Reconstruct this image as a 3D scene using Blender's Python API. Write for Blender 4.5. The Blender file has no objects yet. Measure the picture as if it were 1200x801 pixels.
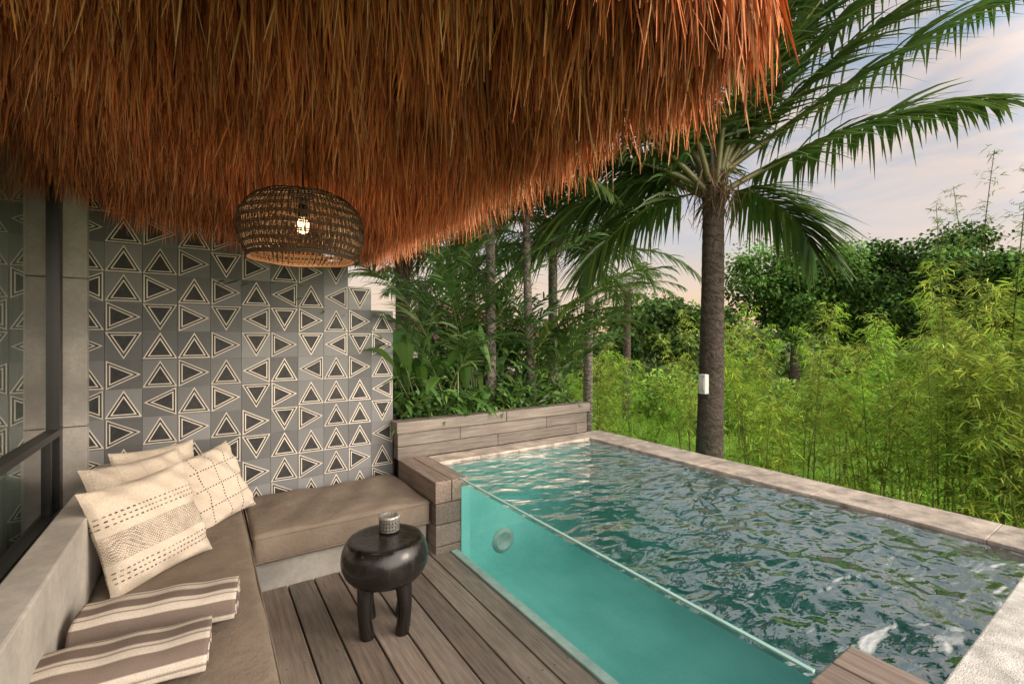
import bpy, bmesh, math, random
import numpy as np
from mathutils import Vector, Matrix
rng=np.random.default_rng(7); random.seed(7)
sc=bpy.context.scene
sc.view_settings.view_transform='Standard'
sc.view_settings.look='None'
sc.view_settings.exposure=0
COL=sc.collection
# ------------------------------------------------ helpers
def link(o,parent=None):
    COL.objects.link(o)
    if parent: o.parent=parent
    return o
def empty(name):
    e=bpy.data.objects.new(name,None); e.empty_display_size=.1; COL.objects.link(e); return e
def nrm(v): return v/np.maximum(np.linalg.norm(v,axis=-1,keepdims=True),1e-9)
class Acc:
    def __init__(s): s.V=[];s.F=[];s.C=[];s.n=0
    def add(s,V,F,C):
        V=np.asarray(V,float).reshape(-1,3);F=np.asarray(F).reshape(-1,4)
        C=np.asarray(C,float)
        if C.ndim==1: C=np.tile(C,(len(V),1))
        s.V.append(V);s.F.append(F+s.n);s.C.append(C);s.n+=len(V)
    def strips(s,P,W,C):
        N,k,_=P.shape
        V=np.stack([P-W,P+W],axis=2).reshape(-1,3)
        i=np.arange(N)[:,None]*k*2+np.arange(k-1)[None,:]*2
        F=np.stack([i,i+1,i+3,i+2],axis=-1).reshape(-1,4)
        if C.ndim==2: C=np.repeat(C,k*2,axis=0)
        else: C=np.repeat(C.reshape(-1,3),2,axis=0)
        s.add(V,F,C)
    def tube(s,P,R,col,n=8):
        P=np.asarray(P,float);k=len(P);R=np.broadcast_to(R,(k,))
        T=nrm(np.gradient(P,axis=0))
        ref=np.array([0,0,1.]) if abs(T[0][2])<.9 else np.array([1.,0,0])
        A=nrm(np.cross(T,ref));B=np.cross(T,A)
        th=np.linspace(0,2*np.pi,n,endpoint=False)
        V=P[:,None]+R[:,None,None]*(A[:,None]*np.cos(th)[None,:,None]+B[:,None]*np.sin(th)[None,:,None])
        i=np.arange(k-1)[:,None]*n;j=np.arange(n)[None,:];j2=(j+1)%n
        F=np.stack([i+j,i+j2,i+n+j2,i+n+j],-1).reshape(-1,4)
        s.add(V,F,col)
    def build(s,name,mat,parent=None,smooth=False,mesh_only=False):
        V=np.concatenate(s.V);F=np.concatenate(s.F);C=np.concatenate(s.C)
        me=bpy.data.meshes.new(name)
        me.vertices.add(len(V));me.vertices.foreach_set('co',V.astype(np.float32).ravel())
        me.loops.add(F.size);me.loops.foreach_set('vertex_index',F.astype(np.int32).ravel())
        me.polygons.add(len(F));me.polygons.foreach_set('loop_start',(np.arange(len(F))*4).astype(np.int32))
        me.update(calc_edges=True)
        ca=me.color_attributes.new('Col','FLOAT_COLOR','POINT')
        ca.data.foreach_set('color',np.concatenate([C,np.ones((len(C),1))],1).astype(np.float32).ravel())
        me.polygons.foreach_set('use_smooth',np.full(len(F),smooth))
        me.materials.append(mat)
        if mesh_only: return me
        return link(bpy.data.objects.new(name,me),parent)
def box(name,x0,x1,y0,y1,z0,z1,mat,parent=None,bev=.004,seg=2,col=None,smooth=False):
    bm=bmesh.new();bmesh.ops.create_cube(bm,size=1)
    for v in bm.verts:
        v.co=Vector(((x0+x1)/2+v.co.x*(x1-x0),(y0+y1)/2+v.co.y*(y1-y0),(z0+z1)/2+v.co.z*(z1-z0)))
    if bev>0: bmesh.ops.bevel(bm,geom=bm.edges[:],offset=bev,segments=seg,profile=.5,affect='EDGES')
    me=bpy.data.meshes.new(name);bm.to_mesh(me);bm.free();me.materials.append(mat)
    c=col if col is not None else (1,1,1)
    ca=me.color_attributes.new('Col','FLOAT_COLOR','POINT')
    ca.data.foreach_set('color',np.tile(np.array([*c,1.],np.float32),len(me.vertices)))
    if smooth:
        for p in me.polygons:p.use_smooth=True
    return link(bpy.data.objects.new(name,me),parent)
def lathe(name,prof,mat,parent=None,loc=(0,0,0),n=48,smooth=True):
    a=Acc();prof=np.array(prof,float);k=len(prof)
    th=np.linspace(0,2*np.pi,n,endpoint=False)
    V=np.stack([prof[:,0][:,None]*np.cos(th),prof[:,0][:,None]*np.sin(th),np.repeat(prof[:,1][:,None],n,1)],-1)+np.array(loc)
    i=np.arange(k-1)[:,None]*n;j=np.arange(n)[None,:];j2=(j+1)%n
    F=np.stack([i+j,i+j2,i+n+j2,i+n+j],-1).reshape(-1,4)
    a.add(V,F,np.array([1,1,1.]));return a.build(name,mat,parent,smooth)
# ------------------------------------------------ materials
class M:
    def __init__(s,name):
        s.m=bpy.data.materials.new(name);s.m.use_nodes=True;s.t=s.m.node_tree
        for n in list(s.t.nodes):s.t.nodes.remove(n)
        s.out=s.n('ShaderNodeOutputMaterial')
    def n(s,t,**k):
        o=s.t.nodes.new(t)
        for a,b in k.items():setattr(o,a,b)
        return o
    def l(s,a,b):s.t.links.new(a,b)
    def val(s,sock,v):
        if hasattr(v,'is_linked') :s.l(v,sock)
        else:
            try: sock.default_value=v
            except Exception: sock.default_value=(*v,1)
    def math(s,op,a,b=0,c=None):
        n=s.n('ShaderNodeMath',operation=op);s.val(n.inputs[0],a);s.val(n.inputs[1],b)
        if c is not None:s.val(n.inputs[2],c)
        return n.outputs[0]
    def mix(s,f,a,b,mode='MIX'):
        n=s.n('ShaderNodeMix',data_type='RGBA',blend_type=mode);s.val(n.inputs[0],f)
        for i,v in((6,a),(7,b)):
            if hasattr(v,'is_linked'):s.l(v,n.inputs[i])
            else:n.inputs[i].default_value=(*v,1)
        return n.outputs[2]
    def obj(s,scale=(1,1,1),kind='Object'):
        c=s.n('ShaderNodeTexCoord');m=s.n('ShaderNodeMapping');m.inputs['Scale'].default_value=scale
        s.l(c.outputs[kind],m.inputs[0]);return m.outputs[0]
    def noise(s,vec,scale,detail=4,rough=.6):
        n=s.n('ShaderNodeTexNoise');s.l(vec,n.inputs['Vector']);n.inputs['Scale'].default_value=scale
        n.inputs['Detail'].default_value=detail;n.inputs['Roughness'].default_value=rough;return n.outputs[0]
    def ramp(s,f,lo,hi,a=0.,b=1.):
        n=s.n('ShaderNodeMapRange');s.val(n.inputs[0],f);n.inputs[1].default_value=lo;n.inputs[2].default_value=hi
        n.inputs[3].default_value=a;n.inputs[4].default_value=b;return n.outputs[0]
    def col(s):
        n=s.n('ShaderNodeAttribute',attribute_name='Col');return n.outputs[0]
    def bump(s,h,st=.3,d=.01):
        n=s.n('ShaderNodeBump');n.inputs['Strength'].default_value=st;n.inputs['Distance'].default_value=d
        s.l(h,n.inputs['Height']);return n.outputs[0]
    def pbr(s,c,rough=.6,normal=None,metal=0,spec=.5):
        p=s.n('ShaderNodeBsdfPrincipled');s.val(p.inputs['Base Color'],c);s.val(p.inputs['Roughness'],rough)
        p.inputs['Metallic'].default_value=metal;p.inputs['Specular IOR Level'].default_value=spec
        if normal is not None:s.l(normal,p.inputs['Normal'])
        return p.outputs[0]
    def done(s,sh):s.l(sh,s.out.inputs[0]);return s.m
def m_leaf(name,trans=.35,gloss=.0,rough=.4):
    s=M(name);c=s.col()
    p=s.n('ShaderNodeBsdfDiffuse');s.l(c,p.inputs[0]);x=p
    if trans:
        t=s.n('ShaderNodeBsdfTranslucent');s.l(c,t.inputs[0])
        x=s.n('ShaderNodeMixShader');x.inputs[0].default_value=trans;s.l(p.outputs[0],x.inputs[1]);s.l(t.outputs[0],x.inputs[2])
    if gloss:
        g=s.n('ShaderNodeBsdfGlossy');g.inputs['Roughness'].default_value=rough;g.inputs[0].default_value=(1,1,1,1)
        y=s.n('ShaderNodeMixShader');y.inputs[0].default_value=gloss;s.l(x.outputs[0],y.inputs[1]);s.l(g.outputs[0],y.inputs[2]);x=y
    return s.done(x.outputs[0])
def m_conc(name,base,var=.25,scale=3,bump=.15,rough=.8):
    s=M(name);v=s.obj();a=s.noise(v,scale,6,.65);b=s.noise(v,scale*14,4)
    d=tuple(x*(1-var*1.6) for x in base);h=tuple(min(1,x*(1+var)) for x in base)
    c=s.mix(s.ramp(a,.3,.7),d,h);c=s.mix(s.ramp(b,.35,.7,0,.35),c,d)
    return s.done(s.pbr(c,rough,s.bump(b,bump,.01)))
def m_wood(name,base,axis='y',rough=.6,contrast=.5,usecol=True):
    s=M(name);sc_={'y':(1,.05,1),'x':(.05,1,1),'z':(1,1,.05)}[axis]
    v=s.obj(sc_);g=s.noise(v,55,6,.7);g2=s.noise(v,160,3,.6);big=s.noise(s.obj(),2.3,4)
    d=tuple(x*(1-contrast) for x in base);h=tuple(x*(1+contrast) for x in base)
    c=s.mix(s.ramp(g,.3,.7),d,h);c=s.mix(s.ramp(big,.35,.7,0,.5),c,tuple(x*.55 for x in base))
    c=s.mix(s.ramp(g2,.55,.7,0,.45),c,tuple(x*.35 for x in base))
    if usecol:c=s.mix(1,c,s.col(),'MULTIPLY')
    ad=s.math('ADD',g,g2)
    return s.done(s.pbr(c,s.ramp(big,.3,.7,rough-.12,rough+.15),s.bump(ad,.35,.004)))
MAT={}
MAT['leaf']=m_leaf('leaf_mat',.35,.06);MAT['palm']=m_leaf('palm_leaf_mat',.35,.05);MAT['bamboo']=m_leaf('bamboo_leaf_mat',.45)
MAT['tree']=m_leaf('tree_leaf_mat',0);MAT['thatch']=m_leaf('thatch_strand_mat',0)
MAT['conc']=m_conc('concrete_mat',(.42,.395,.36));MAT['stone']=m_conc('wall_core_mat',(.19,.18,.165),.5,5,.4)
MAT['coping']=m_conc('coping_stone_mat',(.46,.39,.33),.4,9,.3,.35)
MAT['palecop']=m_conc('pale_mosaic_coping_mat',(.62,.60,.55),.3,14,.6,.35)
MAT['cream']=m_conc('cream_wall_mat',(.45,.40,.33),.12,12,.1,.65)
MAT['deck']=m_wood('deck_wood_mat',(.195,.163,.138),'y',.5,.5)
MAT['sleepy']=m_wood('weathered_beam_mat_y',(.19,.15,.125),'y',.6,.5);MAT['sleepx']=m_wood('weathered_beam_mat_x',(.22,.185,.155),'x',.6,.5)
s=M('black_frame_mat');MAT['black']=s.done(s.pbr(s.mix(s.noise(s.obj(),40),(.008,.008,.008),(.02,.02,.02)),.35))
s=M('dark_room_mat');MAT['dark']=s.done(s.pbr(s.mix(s.noise(s.obj(),2),(.05,.05,.045),(.1,.09,.08)),.8))
s=M('cement_tile_mat');v=s.obj();a=s.noise(v,22,6,.7);b=s.noise(v,140,3)
c=s.mix(s.ramp(a,.4,.75,0,.18),s.col(),(.17,.165,.16));c=s.mix(s.ramp(b,.5,.75,0,.25),c,(.07,.07,.07))
MAT['tile']=s.done(s.pbr(c,.62,s.bump(b,.2,.003)))
def m_fabric(name,base,sc_=380):
    s=M(name);v=s.obj();nz=s.noise(v,5,5);fine=s.noise(v,260,2)
    c=s.mix(s.ramp(nz,.3,.7),tuple(x*.82 for x in base),tuple(x*1.18 for x in base));c=s.mix(s.ramp(fine,.35,.65,0,.5),c,tuple(x*.6 for x in base))
    h=s.math('ADD',fine,s.math('MULTIPLY',nz,9))
    return s.done(s.pbr(c,.92,s.bump(h,.5,.006),spec=.15))
MAT['cushion']=m_fabric('taupe_fabric_mat',(.205,.165,.13))
def m_glassy(name,tint,f0,bumpn=None,rough=0.0,pw=5.):
    s=M(name);lw=s.n('ShaderNodeLayerWeight');lw.inputs[0].default_value=.5
    tr=s.n('ShaderNodeBsdfTransparent');tr.inputs[0].default_value=(*tint,1)
    g=s.n('ShaderNodeBsdfGlossy');g.inputs['Roughness'].default_value=rough;g.inputs[0].default_value=(1,1,1,1)
    if bumpn:
        nn=bumpn(s);s.l(nn,lw.inputs['Normal']);s.l(nn,g.inputs['Normal'])
    f=s.math('ADD',s.math('MULTIPLY',s.math('POWER',lw.outputs[1],pw),1-f0),f0)
    x=s.n('ShaderNodeMixShader');s.l(f,x.inputs[0]);s.l(tr.outputs[0],x.inputs[1]);s.l(g.outputs[0],x.inputs[2])
    return s.done(x.outputs[0])
def wat(s):
    v=s.obj((.75,1.2,1));b=s.noise(v,24,2,.5)
    w=s.n('ShaderNodeTexNoise');s.l(v,w.inputs[0]);w.inputs['Scale'].default_value=8;w.inputs['Distortion'].default_value=.5;w.inputs['Detail'].default_value=1.5
    a=s.noise(v,3.0,2,.5)
    h=s.math('ADD',s.math('MULTIPLY',a,1.7),s.math('ADD',s.math('MULTIPLY',b,.10),s.math('MULTIPLY',w.outputs[0],.8)))
    return s.bump(h,1,.036)
MAT['water']=m_glassy('pool_water_mat',(.66,.76,.78),.13,wat,.02,3.)
MAT['glass']=m_glassy('clear_glass_mat',(.90,.98,.97),.04)
MAT['winglass']=m_glassy('window_glass_mat',(.75,.8,.78),.34)
s=M('pool_plaster_mat');v=s.obj();c=s.mix(s.ramp(s.noise(v,1.6,5),.3,.7),(.12,.42,.38),(.20,.56,.51));c=s.mix(s.ramp(s.noise(v,60,3),.5,.75,0,.35),c,(.07,.30,.28))
MAT['plaster']=s.done(s.pbr(c,.6))
s=M('white_plastic_mat');MAT['white']=s.done(s.pbr(s.mix(s.noise(s.obj(),20),(.40,.42,.40),(.5,.52,.5)),.4))
s=M('glass_edge_mat');MAT['gedge']=s.done(s.pbr(s.mix(s.noise(s.obj(),12),(.20,.38,.35),(.32,.52,.48)),.3))
MAT['channel']=m_conc('painted_channel_mat',(.30,.42,.38),.2,8)

# ------------------------------------------------ world + sun
SUN_EL=math.radians(24);sd=Vector((.62,-.78,0)).normalized()
W=bpy.data.worlds.new('World');sc.world=W;W.use_nodes=True
nt=W.node_tree
for n in list(nt.nodes):nt.nodes.remove(n)
def N(t,**k):
    o=nt.nodes.new(t)
    for a,b in k.items():setattr(o,a,b)
    return o
sky=N('ShaderNodeTexSky',sky_type='NISHITA');sky.sun_disc=False;sky.sun_elevation=SUN_EL
sky.sun_rotation=math.atan2(sd.x,sd.y);sky.dust_density=2
sm=N('ShaderNodeMix',data_type='RGBA',blend_type='MULTIPLY');sm.inputs[0].default_value=1;sm.inputs[7].default_value=(.10,.10,.10,1)
nt.links.new(sky.outputs[0],sm.inputs[6])
tc=N('ShaderNodeTexCoord');sep=N('ShaderNodeSeparateXYZ');nt.links.new(tc.outputs['Generated'],sep.inputs[0])
cr=N('ShaderNodeValToRGB');nt.links.new(sep.outputs[2],cr.inputs[0])
e=cr.color_ramp.elements;e[0].position=0.0;e[0].color=(1.0,.64,.37,1);e[1].position=1;e[1].color=(.60,.70,.88,1)
for p,c in((.09,(1.0,.75,.54)),(.19,(.68,.67,.70)),(.42,(.40,.50,.66))):
    q=e.new(p);q.color=(*c,1)
mp=N('ShaderNodeMapping');mp.inputs['Scale'].default_value=(1.6,1.6,6);nt.links.new(tc.outputs['Generated'],mp.inputs[0])
cn=N('ShaderNodeTexNoise');cn.inputs['Scale'].default_value=2.2;cn.inputs['Detail'].default_value=7;cn.inputs['Roughness'].default_value=.55;cn.inputs['Distortion'].default_value=.4
nt.links.new(mp.outputs[0],cn.inputs[0])
mr=N('ShaderNodeMapRange');mr.inputs[1].default_value=.42;mr.inputs[2].default_value=.66;mr.inputs[4].default_value=.85;nt.links.new(cn.outputs[0],mr.inputs[0])
cm=N('ShaderNodeMix',data_type='RGBA');cm.inputs[7].default_value=(.95,.77,.66,1)
nt.links.new(mr.outputs[0],cm.inputs[0]);nt.links.new(cr.outputs[0],cm.inputs[6])
ad=N('ShaderNodeMix',data_type='RGBA');ad.inputs[0].default_value=.88
nt.links.new(sm.outputs[2],ad.inputs[6]);nt.links.new(cm.outputs[2],ad.inputs[7])
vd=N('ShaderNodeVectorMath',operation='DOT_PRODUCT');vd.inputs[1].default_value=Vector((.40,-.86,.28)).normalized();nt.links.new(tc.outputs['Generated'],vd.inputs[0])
g1=N('ShaderNodeMapRange');g1.interpolation_type='SMOOTHSTEP';g1.inputs[1].default_value=.28;g1.inputs[2].default_value=1;g1.inputs[3].default_value=0;g1.inputs[4].default_value=5.4;nt.links.new(vd.outputs['Value'],g1.inputs[0])  # added warm glow in the unseen sky behind camera, soft key for the patio
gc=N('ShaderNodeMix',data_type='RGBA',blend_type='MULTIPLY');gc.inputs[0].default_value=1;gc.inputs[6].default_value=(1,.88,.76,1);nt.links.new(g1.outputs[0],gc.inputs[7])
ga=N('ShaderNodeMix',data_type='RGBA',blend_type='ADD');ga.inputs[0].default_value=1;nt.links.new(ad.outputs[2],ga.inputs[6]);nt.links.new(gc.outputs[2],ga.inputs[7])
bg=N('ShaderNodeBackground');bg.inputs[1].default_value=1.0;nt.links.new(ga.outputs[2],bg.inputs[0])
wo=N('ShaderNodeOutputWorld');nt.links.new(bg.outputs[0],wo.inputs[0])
L=bpy.data.lights.new('sun','SUN');L.energy=1.5;L.angle=math.radians(14);L.color=(1,.85,.66)
so=link(bpy.data.objects.new('sun',L));dv=Vector((sd.x*math.cos(SUN_EL),sd.y*math.cos(SUN_EL),math.sin(SUN_EL)))
so.rotation_euler=dv.to_track_quat('Z','Y').to_euler()
# ------------------------------------------------ camera
cam=bpy.data.cameras.new('camera');co=link(bpy.data.objects.new('camera',cam));sc.camera=co
cam.lens=16.2;cam.sensor_width=36;cam.clip_end=900;cam.clip_start=.02;cam.shift_y=-.004
co.location=(0,0,1.5);co.rotation_euler=(math.radians(90),0,math.radians(-33.8))
def pos(px,py_or_none,D):
    a=(px-600)/540.;return np.array([D*(.556+.831*a),D*(.831-.556*a)])
# ------------------------------------------------ deck
deck=empty('wooden_deck')
x=-.60;i=0;bw=.138
while x<1.43:
    x1=min(x+bw,1.435);g=random.uniform(.70,1.25);w=random.uniform(.94,1.04)
    box('board_%d'%i,x,x1,-1.0,3.12,-.03,random.uniform(-.002,.002),MAT['deck'],deck,.004,2,(g,g*w*.98,g*w*.95))
    x=x1+.009;i+=1
a=Acc()
xx=-.60
while xx<1.43:
    for yy in (.35,1.0,1.65,2.3,2.95):
        for o in(.03,.108):
            th=np.linspace(0,2*np.pi,5)[:4];c=np.array([xx+o,yy+random.uniform(-.004,.004),.0026])
            V=np.stack([c[0]+.0045*np.cos(th),c[1]+.0045*np.sin(th),np.full(4,c[2])],-1);a.add(V,[[0,1,2,3]],np.array([1,1,1.]))
    xx+=bw+.009
a.build('screws',MAT['black'],deck)
box('subframe',-.62,1.43,-1.0,3.1,-.2,-.035,MAT['black'],deck,0)
box('drain_channel',1.445,1.498,.6,2.93,-.1,.008,MAT['channel'],deck,.004)
# ------------------------------------------------ tile wall
tw=empty('patterned_tile_wall');T=.187;x0w=1.35-11*T;YW=3.85
acc=Acc()
tops=[2.66]*9+[1.73+T,1.73]
tops[8]=1.73+2*T
for ci in range(11):
    top=tops[ci]
    z1=1.73+6*T
    while z1>.1:
        z0=z1-T
        if z1<=top+.01:
            xa=x0w+ci*T;cx=xa+T/2;cz=(z0+z1)/2;h=T/2-.0012
            g=random.choice([.095,.115,.135,.16,.195])*random.uniform(.9,1.1)
            bgc=np.array([g,g*1.02,g*1.05])
            acc.add([[cx-h,YW,cz-h],[cx+h,YW,cz-h],[cx+h,YW,cz+h],[cx-h,YW,cz+h]],[[0,1,2,3]],bgc)
            col_mode=(ci+int(round((1.73-z1)/T)))%2
            rot=random.choice([0,0,0,2]) if col_mode==0 else random.choice([1,3,3,0])
            tri=np.array([[-.5,-.47],[.5,-.47],[0,.47]])*T*.985
            cen=np.array([0,-.18])*T
            sc_l=[1,.885,.72,.60];cr_=(.66,.605,.515);dk_=(.018,.019,.022);cs=[cr_,dk_,cr_,(.010,.010,.012)]
            k=random.uniform(.82,1.05)
            ca_,sa=math.cos(rot*math.pi/2),math.sin(rot*math.pi/2);R=np.array([[ca_,-sa],[sa,ca_]])
            rings=[(tri-cen)*q+cen for q in sc_l]+[np.tile(cen,(3,1))]
            for ri in range(4):
                A_=rings[ri]@R.T;B_=rings[ri+1]@R.T
                for e_ in range(3):
                    f_=(e_+1)%3
                    q4=[A_[e_],A_[f_],B_[f_],B_[e_]]
                    acc.add([[cx+p[0],YW-.0012,cz+p[1]] for p in q4],[[0,1,2,3]],np.array(cs[ri])*k)
        z1=z0
for ci in range(11):
    xa=x0w+ci*T
    box('wall_core_%d'%ci,xa+(0.0 if ci==0 else .0005),xa+T-.0005,YW+.002,YW+.2,-.1,tops[ci],MAT['stone'],tw,0)
acc.build('tiles',MAT['tile'],tw)
cc=empty('concrete_column')
box('shaft_low',-.74,-.592,3.79,4.05,-.1,.96,MAT['conc'],cc,.004);box('shaft_mid',-.74,-.592,3.79,4.05,.965,1.86,MAT['conc'],cc,.004);box('shaft_top',-.74,-.592,3.79,4.05,1.865,2.9,MAT['conc'],cc,.004)
# ------------------------------------------------ sliding glass door
gd=empty('sliding_glass_door')
for n_,y0,y1,z0,z1 in(('post_far',3.72,3.788,.1,2.85),('post_near',1.2,1.26,.1,2.85),('rail_mid',1.2605,3.7195,.925,.965),('rail_low',1.2605,3.7195,.42,.5),('rail_top',1.2605,3.7195,2.75,2.85),('kick',1.2605,3.7195,.1,.4195)):
    box(n_,-.76,-.70,y0,y1,z0,z1,MAT['black'],gd,.002)
box('post_inner',-.755,-.715,3.60,3.63,.5005,.9245,MAT['black'],gd,.002)
def quad(name,vs,mat,parent):
    me=bpy.data.meshes.new(name);me.from_pydata(vs,[],[tuple(range(len(vs)))]);me.materials.append(mat);return link(bpy.data.objects.new(name,me),parent)
quad('pane_upper',[(-.73,1.26,.96),(-.73,3.72,.96),(-.73,3.72,2.76),(-.73,1.26,2.76)],MAT['winglass'],gd)
quad('pane_lower',[(-.735,1.26,.49),(-.735,3.72,.49),(-.735,3.72,.93),(-.735,1.26,.93)],MAT['winglass'],gd)
box('room_back',-3.2,-3.1,-1,4.2,0,2.9,MAT['dark'],gd,0);box('room_floor',-3.1,-.76,-1,4.2,-.05,.05,MAT['dark'],gd,0);box('room_side',-3.1,-.78,4.06,4.2,.05,2.9,MAT['dark'],gd,0);box('room_ceiling',-3.1,-.76,-1,4.05,2.86,2.95,MAT['dark'],gd,0)
s=M('sheer_curtain_mat');d=s.n('ShaderNodeBsdfDiffuse');d.inputs[0].default_value=(.26,.32,.27,1);t=s.n('ShaderNodeBsdfTranslucent');t.inputs[0].default_value=(.4,.42,.36,1)
x_=s.n('ShaderNodeMixShader');x_.inputs[0].default_value=.3;s.l(d.outputs[0],x_.inputs[1]);s.l(t.outputs[0],x_.inputs[2]);MAT['curtain']=s.done(x_.outputs[0])
yy=np.linspace(1.3,3.72,300);xc=-.88+.05*np.sin(yy*52+1.5*np.sin(yy*7))
P=np.stack([np.stack([xc,yy,np.full_like(yy,.08)],-1),np.stack([xc+.01*np.sin(yy*11),yy,np.full_like(yy,2.84)],-1)],1)
a=Acc();V=P.reshape(-1,3);i=np.arange(299)*2;a.add(V,np.stack([i,i+2,i+3,i+1],-1),np.array([1,1,1.]));a.build('curtain',MAT['curtain'],gd,True)
# ------------------------------------------------ sofa
sofa=empty('built_in_corner_sofa')
box('backrest',-.54,-.42,-.8,3.78,-.02,.72,MAT['conc'],sofa,.008)
box('plinth_long',-.419,.17,-.8,3.78,-.02,.185,MAT['conc'],sofa,.006)
box('plinth_short',.171,1.325,3.08,3.78,-.02,.185,MAT['conc'],sofa,.006)
def cushion(name,x0,x1,y0,y1,z0,z1,parent,r=.035):
    bm=bmesh.new();bmesh.ops.create_cube(bm,size=1)
    for v in bm.verts: v.co=Vector(((x0+x1)/2+v.co.x*(x1-x0),(y0+y1)/2+v.co.y*(y1-y0),(z0+z1)/2+v.co.z*(z1-z0)))
    bmesh.ops.bevel(bm,geom=bm.edges[:],offset=r,segments=4,profile=.6,affect='EDGES')
    bmesh.ops.subdivide_edges(bm,edges=[e for e in bm.edges if e.calc_length()>.3],cuts=26,use_grid_fill=True)
    for v in bm.verts:
        u=(v.co.x-x0)/(x1-x0);w=(v.co.y-y0)/(y1-y0)
        if v.co.z>(z0+z1)/2:
            v.co.z+=.014*min(1,4*u*(1-u)*1.6)*min(1,4*w*(1-w)*1.6)+.006*math.sin(v.co.x*9+v.co.y*6)+.004*math.sin(v.co.x*21-v.co.y*13)
    me=bpy.data.meshes.new(name);bm.to_mesh(me);bm.free();me.materials.append(MAT['cushion'])
    for p in me.polygons:p.use_smooth=True
    link(bpy.data.objects.new(name,me),parent)
    ac=Acc()
    for zz in(z1-.018,z0+.018):
        q=.012;pts=[(x0+q,y0-.001),(x1-q,y0-.001),(x1+.001,y0+q),(x1+.001,y1-q),(x1-q,y1),(x0+q,y1),(x0,y1-q),(x0,y0+q),(x0+q,y0-.001)]
        ac.tube(np.array([(a_,b_,zz) for a_,b_ in pts]),.004,np.array([1,1,1.]),6)
    ac.build(name+'_piping',MAT['cushion'],parent,True)
cushion('seat_cushion_long',-.415,.215,-.7,3.77,.19,.365,sofa)
cushion('seat_cushion_short',.232,1.322,3.0,3.77,.19,.365,sofa)
# ------------------------------------------------ pillows
def m_pillow(name,kind):
    s=M(name);c=s.n('ShaderNodeTexCoord');sp=s.n('ShaderNodeSeparateXYZ');s.l(c.outputs['Object'],sp.inputs[0]);X,Y=sp.outputs[0],sp.outputs[1]
    fr=lambda v:s.math('FRACT',v)
    base=(.56,.485,.40);dk=(.05,.04,.035);v=s.obj();nz=s.noise(v,150,2)
    col=s.mix(s.ramp(nz,.35,.65,0,.45),base,tuple(q*.62 for q in base));h=nz
    if kind==0:
        rows=s.math('LESS_THAN',fr(s.math('MULTIPLY',Y,45.)),.3)
        dash=s.math('LESS_THAN',fr(s.math('MULTIPLY',X,48.)),.5)
        band=s.math('LESS_THAN',s.math('ABSOLUTE',s.math('SUBTRACT',s.math('ABSOLUTE',s.math('ADD',Y,0.03)),.12)),.035)
        m1=s.math('MULTIPLY',s.math('MULTIPLY',rows,dash),band)
        chk=s.n('ShaderNodeTexChecker');s.l(v,chk.inputs[0]);chk.inputs['Scale'].default_value=150.
        band2=s.math('LESS_THAN',s.math('ABSOLUTE',s.math('ADD',Y,.03)),.06)
        m2=s.math('MULTIPLY',s.math('MULTIPLY',chk.outputs[1],band2),.7)
        m=s.math('MULTIPLY',s.math('MAXIMUM',m1,m2),s.ramp(s.noise(v,30,3),.3,.6,.4,1.))
    else:
        gx=s.math('LESS_THAN',fr(s.math('MULTIPLY',X,9.)),.06);gy=s.math('LESS_THAN',fr(s.math('MULTIPLY',Y,9.)),.06)
        dx=s.math('LESS_THAN',fr(s.math('MULTIPLY',X,55.)),.5);dy=s.math('LESS_THAN',fr(s.math('MULTIPLY',Y,55.)),.5)
        m=s.math('MULTIPLY',s.math('MAXIMUM',s.math('MULTIPLY',gx,dy),s.math('MULTIPLY',gy,dx)),1. if kind==1 else .2)
    col=s.mix(m,col,dk)
    hh=s.math('ADD',nz,s.math('MULTIPLY',m,.8))
    return s.done(s.pbr(col,.95,s.bump(hh,.6,.005),spec=.1))
PM=[m_pillow('embroidered_pillow_mat',0),m_pillow('stitched_pillow_mat',1),m_pillow('plain_pillow_mat',2)]
def pillow(bottomL,bottomR,lean,size,th,mat,seed,roll=0):
    n=44;u=np.linspace(-1,1,n);U,Vv=np.meshgrid(u,u,indexing='ij')
    pin=1-.085*(1-np.abs(U)**2)*np.abs(Vv)**3;pin2=1-.085*(1-np.abs(Vv)**2)*np.abs(U)**3
    Xp=U*size/2*pin2;Yp=Vv*size/2*pin
    hgt=th/2*((1-np.abs(U)**2.6)*(1-np.abs(Vv)**2.6))**.5
    wr=.009*np.sin(U*6+seed)*np.cos(Vv*5+seed*2)+.006*np.sin(U*11+Vv*9+seed)+.004*np.sin(U*3-Vv*17+seed*3)*(np.abs(U)+np.abs(Vv))/1.4
    wr=wr*(hgt>0.01)
    A=np.stack([Xp,Yp,hgt+wr],-1);B=np.stack([Xp,Yp,-hgt+wr*.3],-1)
    ac=Acc();idx=np.arange(n*n).reshape(n,n);F=np.stack([idx[:-1,:-1],idx[1:,:-1],idx[1:,1:],idx[:-1,1:]],-1).reshape(-1,4)
    ac.add(A,F,np.array([1,1,1.]));ac.add(B,F[:,::-1],np.array([1,1,1.]))
    o=ac.build('throw_pillow',mat,None,True)
    bL=Vector(bottomL);bR=Vector(bottomR);xax=(bR-bL).normalized()
    up=Vector((0,0,1));nf=xax.cross(up).normalized()
    yax=(up*math.cos(lean)-nf*math.sin(lean)).normalized();yax=(yax-xax*yax.dot(xax)).normalized();zax=xax.cross(yax)
    c=(bL+bR)/2+yax*size*.47
    o.matrix_world=Matrix(((xax.x,yax.x,zax.x,c.x),(xax.y,yax.y,zax.y,c.y),(xax.z,yax.z,zax.z,c.z),(0,0,0,1)))@Matrix.Rotation(roll,4,'Z')
    return o
pillow((-.36,2.58,.385),(.04,2.93,.375),.36,.50,.17,PM[0],1,math.radians(4))
pillow((-.06,3.20,.375),(.27,3.50,.375),.42,.47,.15,PM[1],2,math.radians(6))
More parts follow.
